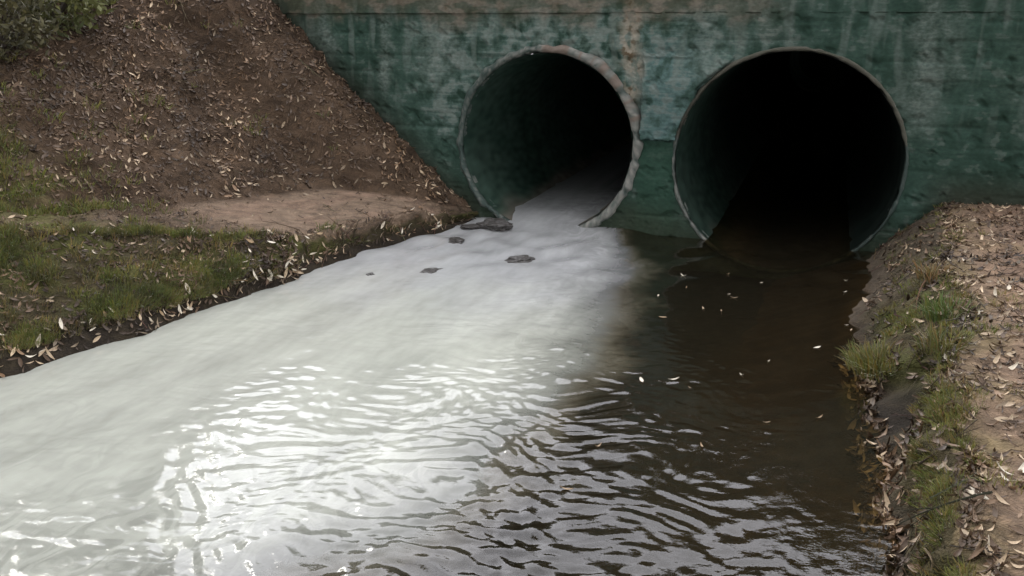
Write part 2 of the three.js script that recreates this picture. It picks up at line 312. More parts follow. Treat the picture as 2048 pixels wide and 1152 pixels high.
function wallColour(u, y) {
  const big = fbm(u * 0.9, y * 0.9, 3), mid = fbm(u * 4.2, y * 4.0, 5, n2b), fine = fbm(u * 16, y * 26, 4), strip = 0.6 * fbm(u * 2.6, y * 22, 3), vert = fbm(u * 4, y * 0.7 + 4, 3);
  let c = mix3([0.019, 0.043, 0.03], [0.034, 0.067, 0.05], clamp(0.5 + big + 0.6 * mid));
  // washed out, bluish zone over and between the pipes
  const pale = Math.exp(-Math.pow((u - 1.2) / 1.35, 2)) * sst(0.75, 1.4, y) + 0.6 * Math.exp(-Math.pow((u + 0.35) / 0.22, 2)) * sst(0.5, 1.2, y);
  c = mix3(c, [0.125, 0.18, 0.16], clamp(pale * (0.6 + 1.5 * mid + 0.7 * strip)) * 0.9);
  const blue = Math.exp(-Math.pow((u - 1.85) / 0.35, 2)) * sst(0.86, 0.95, y) * sst(2.0, 1.6, y);
  c = mix3(c, [0.08, 0.135, 0.128], clamp(blue * (0.75 + 0.9 * mid)));
  // worn patches of bare grey along the board marks
  c = mix3(c, [0.135, 0.155, 0.135], sst(0.22, 0.42, mid * 0.8 + strip * 0.5 + 0.25 * pale) * (0.3 + 0.4 * pale));
  c = mix3(c, [0.014, 0.034, 0.023], sst(0.15, 0.45, -mid + 0.35 * fine) * 0.45);
  // lime and rust runs
  for (const [s, w, y0, k] of streaks) {
    const d = (u - s - 0.02 * n2(y * 3, s * 9)) / (w * 2.0 * (0.75 + 0.35 * n2b(y * 2, s)));
    const m = Math.exp(-d * d) * sst(y0 - 0.12, y0 + 0.2, y) * k * clamp(0.6 + 0.35 * fbm(u * 7, y * 3, 3) + 0.4 * fine + 0.35 * mid);
    c = mix3(c, s === 1.54 ? mix3([0.34, 0.29, 0.22], [0.13, 0.09, 0.05], sst(0.0, 0.3, fbm(u * 8, y * 5, 3))) : [0.17, 0.2, 0.175], clamp(m));
  }
  c = mix3(c, [0.11, 0.14, 0.12], sst(0.05, 0.4, vert) * sst(0.7, 2.0, y) * 0.6);
  // the pillar below the render patch stays dark green
  const pil = sst(1.6, 1.66, u) * sst(2.02, 1.96, u) * sst(0.93, 0.89, y); c = mix3(c, [0.022, 0.055, 0.036], pil * 0.75);
  // blotches of rust and bare mortar beside the patch
  const bl = Math.exp(-Math.pow((u - 1.52 - 0.05 * n2(y * 3, 2)) / 0.1, 2)) * sst(1.02, 1.25, y) * sst(-0.25, 0.15, fbm(u * 6, y * 5 + 3, 3)); c = mix3(c, mix3([0.27, 0.235, 0.18], [0.1, 0.065, 0.035], sst(0.0, 0.35, fbm(u * 7 + 4, y * 7, 3))), bl * 0.85);
  // brown dirt washed down from the top
  const top = sst(1.9, 2.15, y + 0.22 * fbm(u * 1.7, 3, 3) + 0.1 * mid) * sst(3.1, 2.2, u);
  c = mix3(c, mix3([0.06, 0.055, 0.032], [0.15, 0.11, 0.078], sst(-0.1, 0.3, fbm(u * 3, y * 6, 3))), clamp(top * 0.65));
  // darker and brownish at the foot and beside the leaves of the slope
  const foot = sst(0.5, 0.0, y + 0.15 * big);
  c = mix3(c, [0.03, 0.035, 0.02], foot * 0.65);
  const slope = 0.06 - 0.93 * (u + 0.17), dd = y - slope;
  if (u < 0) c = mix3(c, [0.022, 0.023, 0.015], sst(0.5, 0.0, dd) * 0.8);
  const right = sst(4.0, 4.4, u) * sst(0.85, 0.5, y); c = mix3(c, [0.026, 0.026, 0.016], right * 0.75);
  const f = 1 + 0.28 * fine + 0.12 * strip; return c.map(v => v * f);
}
const boardY = [0.19, 0.38, 0.56, 0.75, 0.96, 1.13, 1.31, 1.5, 1.66, 1.83, 1.99];
function wallRelief(u, y) {
  let z = 0.008 * fbm(u * 1.6, y * 1.6, 2) + 0.004 * fbm(u * 10, y * 24, 3, n2b);
  for (const by of boardY) {
    const yy = y - by - 0.006 * n2(u * 0.9, by * 20), g = Math.exp(-Math.pow(yy / 0.011, 2));
    z -= 0.014 * g * clamp(0.15 + 1.2 * n2(u * 1.1 + by * 30, by * 7));
  }
  z += 0.008 * n2(Math.floor((y + 0.01) / 0.187) * 9.7, Math.floor(u / 2.1) * 3.3 + 5);
  const spall = sst(0.3, 0.45, fbm(u * 2.6 + 30, y * 3.6, 4)); z -= 0.02 * spall;
  const hole = Math.exp(-(Math.pow((u - 4.42) / 0.09, 2) + Math.pow((y - 1.12) / 0.05, 2))); z -= 0.035 * hole;
  return z;
}
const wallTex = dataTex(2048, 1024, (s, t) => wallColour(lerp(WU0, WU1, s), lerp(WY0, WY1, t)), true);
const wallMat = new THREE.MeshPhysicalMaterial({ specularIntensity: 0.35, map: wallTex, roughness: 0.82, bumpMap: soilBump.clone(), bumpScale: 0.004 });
wallMat.bumpMap.repeat.set(9, 3); wallMat.bumpMap.needsUpdate = true;
const wallUV = (u, y) => [(u - WU0) / (WU1 - WU0), (y - WY0) / (WY1 - WY0)];
function gridPatch(us, ys, keep, zAt) {
  const pos = [], idx = [], uv = [], id = new Map();
  const vert = (i, j) => { const key = j * us.length + i; let k = id.get(key); if (k === undefined) { k = pos.length / 3; id.set(key, k); pos.push(us[i], ys[j], zAt(us[i], ys[j])); uv.push(...wallUV(us[i], ys[j])); } return k; };
  for (let j = 0; j + 1 < ys.length; j++) for (let i = 0; i + 1 < us.length; i++) if (keep((us[i] + us[i + 1]) / 2, (ys[j] + ys[j + 1]) / 2)) {
    const p = vert(i, j), q = vert(i + 1, j), r = vert(i, j + 1), s = vert(i + 1, j + 1); idx.push(p, q, r, q, s, r);
  }
  return geom(pos, idx, uv);
}
const range = (a, b, d) => { const o = [], n = Math.round(Math.abs(b - a) / d); for (let i = 0; i <= n; i++) o.push(lerp(a, b, i / n)); return o; };
const outPipe = (u, y, m) => PIPES.every(p => Math.hypot(u - p.a, y - p.y) > p.r + m);
{
  const us = [...range(-9, -3, 0.3).slice(0, -1), ...range(-3, 5.4, 0.015), ...range(5.4, 9, 0.3).slice(1)], ys = range(-0.5, 2.075, 0.015);
  mesh('wall', gridPatch(us, ys, (u, y) => outPipe(u, y, 0.028), wallRelief), wallMat, culvert);
  // render patch: a slab of its own, 4.5 cm proud, with its lower edge broken off
  const pu = range(1.55, 2.6, 0.01), py = range(0.86, 1.8, 0.01);
  const skin = (u, y) => {
    let m = 1; for (const [du, dy] of [[0.012, 0], [-0.012, 0], [0, 0.012], [0, -0.012]]) m *= inPatch(u + du, y + dy);
    return wallRelief(u, y) * 0.8 + (m ? 0.07 : 0.004) * sst(1.78, 1.4, y) + (m ? 0.004 : 0);
  };
  mesh('render_patch', gridPatch(pu, py, (u, y) => inPatch(u, y) && outPipe(u, y, 0.03), skin), wallMat, culvert);
}
// coping beam along the top
{
  const prof = [[-0.03, 2.068], [0.012, 2.062], [0.02, 2.072], [0.02, 2.36], [0.008, 2.375], [-0.5, 2.38], [-0.5, 1.9]];
  const us = [...range(-9, -3, 0.2).slice(0, -1), ...range(-3, 5.4, 0.02), ...range(5.4, 9, 0.2).slice(1)], pos = [], uv = [], idx = [];
  us.forEach(u => prof.forEach(([z, y], q) => { const w = q < 5 ? 1 : 0; pos.push(u, y + 0.012 * w * fbm(u * 3, q * 3, 3), lerp(z, Math.min(z, 0.004), sst(0.6, 2.0, u)) + w * (0.014 * fbm(u * 5, y * 9, 3) - 0.02 * sst(0.25, 0.4, fbm(u * 2, q, 3)))); uv.push(...wallUV(u, Math.min(y, 2.45) + (q > 4 ? 0.05 : 0))); }));
  for (let i = 0; i + 1 < us.length; i++) for (let q = 0; q + 1 < prof.length; q++) { const a = i * prof.length + q, b = a + prof.length; idx.push(a, b, a + 1, b, b + 1, a + 1); }
  mesh('coping', geom(pos, idx, uv), wallMat, culvert);
}
// pipes: a long barrel with joints, and a collar at the mouth
function pipeTex(warm, shadeRight) {
  return dataTex(512, 512, (s, t) => {      // s round the barrel from the bottom, t along 12 m
    const x = Math.cos(s * 6.2832), y = Math.sin(s * 6.2832), z = t * 22;
    const n = n3(x * 2, y * 2, z * 0.9), m = n3(x * 8, y * 8, z * 4);
    let c = mix3([0.03, 0.062, 0.045], [0.05, 0.085, 0.065], clamp(0.5 + n * 0.6 + m * 0.3));
    const bottom = sst(0.72, 0.92, x + 0.06 * n); // x = 1 at the invert
    c = mix3(c, [0.2, 0.17, 0.14], bottom * warm);
    const f = (1 + 0.25 * m) * (shadeRight ? lerp(0.22, 1, sst(-0.1, -0.5, y)) : 1); return c.map(v => v * f);  // right pipe only: shade painted into the colour of its right side
  }, true);
}
PIPES.forEach((P, i) => {
  const pos = [], uv = [], idx = [], T = 96, zs = [0.02, -0.05, ...range(-0.15, -3, 0.15), ...range(-3.3, -22, 0.6)];
  zs.forEach(z => { for (let k = 0; k <= T; k++) {
    const th = k / T * 2 * Math.PI, seam = Math.abs(((-z + 0.35) % 1.5) - 0.75) < 0.06 ? 0.02 : 0;
    const r = P.r + 0.004 * n3(Math.cos(th) * 3, Math.sin(th) * 3, z * 2) + seam;
    pos.push(P.a + Math.sin(th) * r, P.y - Math.cos(th) * r, z); uv.push(k / T, -z / 22);
  } });
  for (let j = 0; j + 1 < zs.length; j++) for (let k = 0; k < T; k++) { const a = j * (T + 1) + k, b = a + T + 1; idx.push(a, a + 1, b, b, a + 1, b + 1); }
  const end = pos.length / 3; pos.push(P.a, P.y, -22); uv.push(0, 1);
  for (let k = 0; k < T; k++) idx.push((zs.length - 1) * (T + 1) + k, (zs.length - 1) * (T + 1) + k + 1, end);
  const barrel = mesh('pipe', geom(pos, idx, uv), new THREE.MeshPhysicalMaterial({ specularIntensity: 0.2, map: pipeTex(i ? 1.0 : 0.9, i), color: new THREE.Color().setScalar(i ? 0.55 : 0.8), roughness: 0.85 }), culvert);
  // collar
  const cp = [], cc = [], ci = [], cu = [], N = 260;
  const rim = [[0.0, -0.06], [0.0, 0.0], [0.12, 0.55], [0.35, 1], [0.7, 0.95], [0.95, 0.6], [1, -0.9]];
  for (let k = 0; k <= N; k++) {
    const th = k / N * 2 * Math.PI, cx = Math.sin(th), cy = -Math.cos(th);
    const g = fbm(cx * 3 + i * 20, cy * 3, 2); let ch = sst(0.12, 0.3, fbm(cx * 3.2 + 40 + i * 9, cy * 3.2, 3, n2b));
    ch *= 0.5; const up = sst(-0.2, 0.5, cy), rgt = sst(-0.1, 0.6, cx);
    const wide = i ? 0.042 + 0.01 * g : 0.06 + 0.035 * g + 0.035 * rgt + 0.01 * up;
    const proud = i ? 0.022 + 0.012 * g : 0.05 + 0.025 * g;
    rim.forEach(([f, z], q) => {
      const out = q === 0 ? 0 : f, r = P.r + 0.002 + out * wide * (q > 3 ? 1 - 0.35 * ch : 1) + (q === 1 || q === 2 ? 0.018 * ch + 0.006 * g : 0) + 0.0016 * n2(th * 22, q);
      const zz = q === 0 ? -0.08 : z * proud * (q >= 2 && q < 6 ? 1 - 0.5 * ch : 1) + (q >= 2 && q < 6 ? 0.0025 * n2(th * 20, q * 5) : 0);
      cp.push(P.a + cx * r, P.y + cy * r, zz); cu.push(th * P.r, q * 0.05);
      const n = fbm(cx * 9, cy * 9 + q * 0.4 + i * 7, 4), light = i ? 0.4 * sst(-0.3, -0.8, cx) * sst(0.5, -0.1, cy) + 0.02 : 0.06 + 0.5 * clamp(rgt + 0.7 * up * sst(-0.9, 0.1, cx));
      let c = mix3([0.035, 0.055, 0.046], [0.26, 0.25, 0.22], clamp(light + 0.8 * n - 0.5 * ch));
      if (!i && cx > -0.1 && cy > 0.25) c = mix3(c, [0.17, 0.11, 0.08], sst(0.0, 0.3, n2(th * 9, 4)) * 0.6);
      if (i && up > 0.6) c = mix3(c, [0.09, 0.075, 0.05], 0.6);
      cc.push(...c);
    });
  }
  const M = rim.length;
  for (let k = 0; k < N; k++) for (let q = 0; q + 1 < M; q++) { const a = k * M + q, b = a + M; ci.push(a, a + 1, b, b, a + 1, b + 1); }
  mesh('pipe_collar', geom(cp, ci, cu, cc), new THREE.MeshStandardMaterial({ vertexColors: true, roughness: 0.85, bumpMap: soilBump, bumpScale: 0.006 }), barrel);
});

// ground behind the wall: the road embankment
{
  const pos = [], idx = [], col = [], uv = [], na = 70, nb = 40;
  for (let j = 0; j <= nb; j++) for (let i = 0; i <= na; i++) {
    const a = lerp(-60, 60, i / na), b = -0.1 - 70 * Math.pow(j / nb, 1.8), p = AB(a, b);
    pos.push(p.x, 2.2 + 1.1 * sst(-0.4, -2.6, b) + 0.15 * fbm(a * 0.5, b * 0.5, 3), p.z); uv.push(a, b);
    col.push(...mix3([0.07, 0.07, 0.03], [0.09, 0.06, 0.04], clamp(0.5 + fbm(a * 0.6, b * 0.6, 3))));
  }
  for (let j = 0; j < nb; j++) for (let i = 0; i < na; i++) { const q = j * (na + 1) + i; idx.push(q, q + 1, q + na + 1, q + 1, q + na + 2, q + na + 1); }
  struct('embankment', geom(pos, idx, uv, col), soil);
}

// ---------------------------------------------------------------- trees behind the wall and on the slope (they darken the water's reflections)
function leafCloud(r, n, rx, ry, rz, cy, size, hollow, cols) {
  const pos = [], idx = [], col = [], v = new THREE.Vector3(), x = new THREE.Vector3(), y = new THREE.Vector3();
  const cl = []; for (let i = 0; i < 72; i++) { v.randomDirection; const a = r() * 6.283, u = r() * 2 - 1, q = Math.sqrt(1 - u * u), d = 0.45 + 0.5 * r(); cl.push([q * Math.cos(a) * d, u * d, q * Math.sin(a) * d, r()]); }
  for (let i = 0; i < n; i++) {
    const c = cl[Math.floor(r() * cl.length)], a = r() * 6.283, u = r() * 2 - 1, q = Math.sqrt(1 - u * u), d = 0.3 * Math.pow(r(), 0.5);
    const px = (c[0] + q * Math.cos(a) * d) * rx, py = cy + (c[1] + u * d) * ry, pz = (c[2] + q * Math.sin(a) * d) * rz;
    x.set(r() - 0.5, r() - 0.5, r() - 0.5).normalize(); y.set(r() - 0.5, r() - 0.5, r() - 0.5).cross(x).normalize();
    const s = size * (0.6 + 0.8 * r()), b = pos.length / 3, w = 0.42;
    for (const [f, g] of [[-1, 0], [0, w], [1, 0], [0, -w]]) pos.push(px + (x.x * f + y.x * g) * s, py + (x.y * f + y.y * g) * s, pz + (x.z * f + y.z * g) * s);
    idx.push(b, b + 1, b + 2, b, b + 2, b + 3);
    const k = mix3(cols[0], cols[1], clamp(c[3] * 0.6 + 0.4 * r())); for (let z = 0; z < 4; z++) col.push(...k);
  }
  return geom(pos, idx, null, col);
}
function limb(p0, p1, r0, r1, bend) {
  const mid = p0.clone().lerp(p1, 0.5).add(bend), c = new THREE.QuadraticBezierCurve3(p0, mid, p1), g = new THREE.TubeGeometry(c, 8, 1, 7), P = g.attributes.position;
  for (let i = 0; i < P.count; i++) { const ring = Math.floor(i / 8), f = ring / 8, o = c.getPointAt(Math.min(1, f)); const rr = lerp(r0, r1, f); P.setXYZ(i, o.x + (P.getX(i) - o.x) * rr, o.y + (P.getY(i) - o.y) * rr, o.z + (P.getZ(i) - o.z) * rr); }
  g.computeVertexNormals(); return g;
}
const barkMat = new THREE.MeshStandardMaterial({ color: new THREE.Color().setRGB(0.06, 0.048, 0.036), roughness: 0.95, bumpMap: soilBump, bumpScale: 0.01 });
const leafMat = new THREE.MeshPhysicalMaterial({ vertexColors: true, roughness: 0.9, transmission: 0.3, thickness: 0, side: THREE.DoubleSide });
function makeTree(seed, h) {
  const r = rng(seed), g = new THREE.Group(), limbs = [limb(new THREE.Vector3(0, -0.2, 0), new THREE.Vector3(0.2, h * 0.8, 0.1), 0.17, 0.04, new THREE.Vector3(0.15, 0, 0.1))];
  for (let i = 0; i < 11; i++) { const y = h * (0.22 + 0.5 * r()), a = r() * 6.283, l = h * (0.16 + 0.14 * r()); limbs.push(limb(new THREE.Vector3(0.1, y, 0.05), new THREE.Vector3(Math.cos(a) * l, y + l * 0.8, Math.sin(a) * l), 0.06, 0.012, new THREE.Vector3(Math.cos(a) * 0.2, -0.15, Math.sin(a) * 0.2))); }
  mesh('trunk', mergeGeometries(limbs), barkMat, g);
  mesh('crown', leafCloud(r, 7000, h * 0.33, h * 0.46, h * 0.33, h * 0.52, 0.22, 0, [[0.035, 0.05, 0.014], [0.1, 0.085, 0.022]]), leafMat, g);
  return g;
}
const protoTree = makeTree(5, 8);
[[-3.2, -13.0, 0.8, 0, 'leafy tree on the embankment just left of the left pipe'], [0.2, -12.6, 1.02, 1.2, 'leafy tree on the embankment straight above the left pipe'], [3.4, -13.4, 1.1, 2.6, 'leafy tree on the embankment between the two pipes'], [6.4, -12.4, 1.03, 4, 'leafy tree on the embankment above the right pipe'], [9.6, -12.2, 1.06, 5, 'leafy tree on the embankment beyond the right end of the wall'], [12.6, -9.4, 1.05, 0.6, 'outermost leafy tree on the right of the embankment'], [1.9, -11.2, 0.85, 3.7, 'smaller leafy tree on the embankment standing before the others above the left pipe'], [4.9, -10.9, 0.85, 5.1, 'smaller leafy tree on the embankment standing before the others above the right pipe'], [-7.8, -10.0, 0.8, 2.1, 'leafy tree on the embankment far to the left of the left pipe'], [-8.8, -2.2, 0.8, 3, 'leafy tree at the top of the left slope']].forEach(([a, b, s, t, label], i) => {
  const o = i ? protoTree.clone() : protoTree; o.name = numbered('tree'); scene.add(o);
  o.position.copy(AB(a, b, 3.05)); o.scale.setScalar(s); o.rotation.y = t;
  tag(o, label, 'tree', 'trees above the culvert');
});

// tall trees of the wood round the stream: they shade it, leaving the sky open above the water and over the road
function makeTallTree(seed) {
  const r = rng(seed), g = new THREE.Group(), limbs = [limb(new THREE.Vector3(0, -0.4, 0), new THREE.Vector3(0.4, 10.5, 0.2), 0.26, 0.06, new THREE.Vector3(-0.25, 0, 0.2))];
  for (let i = 0; i < 14; i++) { const y = 4 + 5.5 * r(), a = r() * 6.283, l = 2 + 2 * r(); limbs.push(limb(new THREE.Vector3(0.1, y, 0.1), new THREE.Vector3(Math.cos(a) * l, y + l * 0.7, Math.sin(a) * l), 0.09, 0.015, new THREE.Vector3(Math.cos(a) * 0.3, -0.25, Math.sin(a) * 0.3))); }
  mesh('trunk', mergeGeometries(limbs), barkMat, g);
  mesh('crown', leafCloud(r, 7000, 3.6, 4.6, 3.6, 8.4, 0.24, 0, [[0.035, 0.05, 0.014], [0.11, 0.1, 0.025]]), leafMat, g);
  return g;
}
const tallTree = makeTallTree(6);
[[-6.3, 3.2, 2.9, 1.1, 0, 'tall leafy tree on the left slope nearest the culvert'], [-5.6, 9.2, 2.0, 1.1, 1.3, 'tall leafy tree on the left bank level with the camera'], [-5.5, 15, 1.6, 1.15, 2.2, 'tall leafy tree on the left bank behind the camera'], [7.6, 3.0, 0.8, 1.05, 3.1, 'tall leafy tree on the right of the path nearest the culvert'], [7.6, 8.6, 0.8, 1.15, 4, 'tall leafy tree on the right of the path level with the camera'], [5.2, 14, 0.7, 1.15, 5, 'tall leafy tree on the right bank behind the camera'], [-1, 19, 0.6, 1.15, 0.7, 'tall leafy tree far behind the camera beside the stream'], [3.5, 20, 0.6, 1.0, 2.9, 'tall leafy tree farthest behind the camera']].forEach(([a, b, y, s, t, label], i) => {
  const o = i ? tallTree.clone() : tallTree; o.name = numbered('tall_tree'); scene.add(o);
  o.position.copy(AB(a, b, y)); o.scale.setScalar(s); o.rotation.y = t;
  tag(o, label, 'tree', 'tall trees round the stream');
});

// ---------------------------------------------------------------- grass, leaves
function bladeTuft(r, n, spread, h0, h1, w, lean) {
  const pos = [], idx = [], col = [];
  for (let i = 0; i < n; i++) {
    const a = r() * 6.283, d = spread * Math.sqrt(r()), x = Math.cos(a) * d, z = Math.sin(a) * d, h = lerp(h0, h1, r()), l = lean * (0.3 + r()), la = a + (r() - 0.5) * 1.6, wa = r() * 6.283, b = pos.length / 3;
    const wx = Math.cos(wa) * w, wz = Math.sin(wa) * w;
    [[0, 1], [0.45, 0.85], [0.8, 0.5], [1, 0]].forEach(([f, ww]) => {
      const ox = Math.cos(la) * l * f * f, oz = Math.sin(la) * l * f * f, y = h * f * (1 - 0.35 * f * l / h);
      pos.push(x + ox - wx * ww, y, z + oz - wz * ww, x + ox + wx * ww, y, z + oz + wz * ww);
    });
    for (let s = 0; s < 3; s++) { const q = b + s * 2; idx.push(q, q + 1, q + 2, q + 1, q + 3, q + 2); }
    const dry = r(), c = dry < 0.2 ? [1.5, 1.1, 0.9] : [0.8 + 0.4 * r(), 0.85 + 0.3 * r(), 0.8]; for (let s = 0; s < 8; s++) col.push(...c);
  }
  return geom(pos, idx, null, col);
}
const grassMat = new THREE.MeshPhysicalMaterial({ color: 0xffffff, vertexColors: true, roughness: 0.85, transmission: 0.3, thickness: 0, side: THREE.DoubleSide });
const Y = new THREE.Vector3(0, 1, 0), M4 = new THREE.Matrix4(), QQ = new THREE.Quaternion(), Q2 = new THREE.Quaternion(), S3 = new THREE.Vector3(), col = new THREE.Color();
function scatter(name, label, category, geo, mat, list) {   // list of {p, n, turn, s, c}
  const im = new THREE.InstancedMesh(geo, mat, list.length); im.name = numbered(name); im.castShadow = im.receiveShadow = true;
  list.forEach((e, i) => { QQ.setFromUnitVectors(Y, e.n); Q2.setFromAxisAngle(Y, e.turn); QQ.multiply(Q2); if (e.tilt) { Q2.setFromEuler(e.tilt); QQ.multiply(Q2); } S3.set(e.s, e.s * (e.sy || 1), e.s); im.setMatrixAt(i, M4.compose(e.p, QQ, S3)); im.setColorAt(i, col.setRGB(...e.c)); });
  im.userData.kind = 'stuff'; tag(im, label, category); scene.add(im); return im;
}
const grassCol = (r, g) => { const k = 0.65 + 0.6 * r(); return [lerp(0.21, 0.14, g) * k, lerp(0.17, 0.17, g) * k, lerp(0.065, 0.03, g) * k]; };
{
  const r = rng(31), geo = bladeTuft(r, 16, 0.045, 0.03, 0.085, 0.0028, 0.04), list = [];
  for (let i = 0; i < 26000; i++) {
    const z = lerp(-3.6, -8.6, r()), k = 2.45 + 2.6 * r(), { p, n } = bankL.at(z, k), g = fbm((z + 5) * 1.6, k * 0.8, 3);
    const dens = sst(-6.85, -6.3, z) * (0.07 + 0.8 * sst(0.0, 0.28, g + 0.5 * fbm(p.x * 5, p.z * 5 + p.y * 5, 2))) + 0.04 * sst(0.05, 0.2, g) * sst(-8.2, -7, z);
    if (r() > dens) continue; const n1 = n.clone().lerp(Y, 0.5).normalize();
    list.push({ p, n: n1, turn: r() * 6.28, s: 0.35 + 0.75 * Math.pow(r(), 1.6), c: grassCol(r, clamp(0.35 + 1.5 * g)).map(v => v * clamp(0.8 + 0.9 * fbm(p.x * 3, p.z * 3, 3), 0.4, 1.2)) });
  }
  for (let i = 0; i < 15000; i++) {       // thin grass over the path edge, at the foot of the slope and high up on it
    const z = lerp(-3.6, -8.6, r()), k = 5 + 2.2 * r(), { p, n } = bankL.at(z, k), g = fbm(p.x * 1.1, p.z * 1.1 + p.y, 3);
    const foot = sst(-6.9, -5.9, z) * Math.exp(-Math.pow((k - 6.1) / 0.13, 2)) * 2.2 * sst(-0.3, 0.2, g), high = sst(6.5, 6.9, k) * sst(0.02, 0.25, g) * 0.8, any = 0.06 * sst(0, 0.3, g) * sst(-7.2, -6.8, z) + (k > 6.15 ? 0.03 : 0);
    if (r() > foot + high + any) continue;
    list.push({ p, n: n.clone().lerp(Y, 0.5).normalize(), turn: r() * 6.28, s: 0.6 + 0.8 * r(), c: grassCol(r, 0.5 + 0.5 * r()) });
  }
  scatter('grass', 'short green and yellowing grass growing over the left stream bank', 'grass', geo, grassMat, list);
  const lr = [];
  for (let i = 0; i < 12000; i++) {
    const z = lerp(-2, -8, r()), k = 2.7 + 2.55 * r(), { p, n } = bankR.at(z, k), g = fbm((z + 50) * 1.5, k * 0.7, 3);
    const dens = 0.55 * sst(-0.05, 0.3, g) * (0.15 + 0.85 * sst(-5.9, -4.9, z)) * sst(5.4, 4.6, k) * (1 - Math.exp(-Math.pow((z + 4.2) / 0.34, 2)) * sst(4.9, 4.2, k));
    if (r() > dens) continue;
    lr.push({ p, n: n.clone().lerp(Y, 0.45).normalize(), turn: r() * 6.28, s: 0.35 + 0.4 * r(), c: grassCol(r, clamp(-0.2 + 0.9 * r() + g)) });
  }
  scatter('grass', 'sparse olive grass along the edge of the right bank beside the path', 'grass', geo, grassMat, lr);
}
// grass tufts one can point to
{
  const r = rng(91), spots = [
    [[-4.78, 2.35], 0.19, 0.17, 300, 'bushy green grass tuft hanging over the water at the right bank'],
    [[-5.05, 4.1], 0.12, 0.17, 90, 'bright green grass tuft on top of the right bank beside the path'],
    [[-4.35, 4.25], 0.12, 0.15, 80, 'olive grass tuft on the right bank above the dark undercut hollow'],
    [[-5.75, 4.2], 0.1, 0.14, 70, 'straw yellow grass tuft on the right bank nearest the right pipe']];
  spots.forEach(([[z, k], w, h, n, label], i) => {
    const { p } = bankR.at(z, k), g = new THREE.Group(); g.name = numbered('grass_tuft'); g.position.copy(p).y -= 0.02; scene.add(g);
    const m = grassMat.clone(); m.color.setRGB(...(i === 3 ? [0.16, 0.12, 0.05] : i === 1 ? [0.085, 0.12, 0.025] : i === 2 ? [0.11, 0.105, 0.03] : [0.15, 0.15, 0.04]));
    mesh('blades', bladeTuft(r, n * 2, w, h * 0.5, h, 0.0045, h * 0.55), m, g);
    tag(g, label, 'grass tuft');
  });
}
// dark bushes at the top of the left slope
for (const [z, k, seed, sc, label] of [[-7.4, 6.53, 8, 1.15, 'green leafy bush at the top of the leaf covered left slope'], [-6.75, 6.43, 9, 0.95, 'darker low bush at the left edge of the leaf covered slope']]) {
  const b = new THREE.Group(); b.name = numbered('bush'); scene.add(b); b.position.copy(bankL.at(z, k).p); b.scale.setScalar(sc);
  const r = rng(seed), st = []; for (let i = 0; i < 9; i++) { const a = r() * 6.28, l = 0.3 + 0.2 * r(); st.push(limb(new THREE.Vector3(0, -0.05, 0), new THREE.Vector3(Math.cos(a) * l, 0.35 + 0.3 * r(), Math.sin(a) * l), 0.012, 0.004, new THREE.Vector3(0, 0.05, 0))); }
  mesh('stems', mergeGeometries(st), barkMat, b);
  mesh('foliage', leafCloud(r, 1900, 0.6, 0.38, 0.45, 0.3, 0.034, 0, seed === 8 ? [[0.05, 0.065, 0.016], [0.17, 0.17, 0.04]] : [[0.03, 0.03, 0.01], [0.11, 0.095, 0.028]]), leafMat, b);
  tag(b, label, 'bush');
}
function leafGeo(curl, twist, w) {   // a narrow willow leaf one unit long, curled along its length
  const pos = [], idx = [], N = 5;
  for (let i = 0; i <= N; i++) { const f = i / N, x = f - 0.5, wd = w * Math.pow(Math.sin(Math.PI * clamp(f * 0.94 + 0.03)), 0.8), y = curl * (x * x * 4 - 0.3) * 0.25 + 0.02, a = twist * x; pos.push(x, y + Math.sin(a) * wd + 0.04, -Math.cos(a) * wd, x, y - 0.02, 0, x, y - Math.sin(a) * wd + 0.04, Math.cos(a) * wd); }
  for (let i = 0; i < N; i++) for (let s = 0; s < 2; s++) { const a = i * 3 + s; idx.push(a, a + 1, a + 3, a + 1, a + 4, a + 3); }
  return geom(pos, idx);
}
const leafGeos = [leafGeo(0.6, 0.8, 0.1), leafGeo(1.1, -1.2, 0.13), leafGeo(0.2, 0.3, 0.17)];
const deadLeaf = new THREE.MeshPhysicalMaterial({ color: 0xffffff, roughness: 0.55, side: THREE.DoubleSide });
const leafTone = (r, pale) => { const q = r(), k = 0.7 + 0.6 * r(); return q < pale ? [0.46 * k, 0.35 * k, 0.23 * k] : q < pale + 0.22 ? [0.2 * k, 0.125 * k, 0.07 * k] : [0.1 * k, 0.06 * k, 0.032 * k]; };
const tiltOf = (r, a) => new THREE.Euler((r() - 0.5) * a, 0, (r() - 0.5) * a);
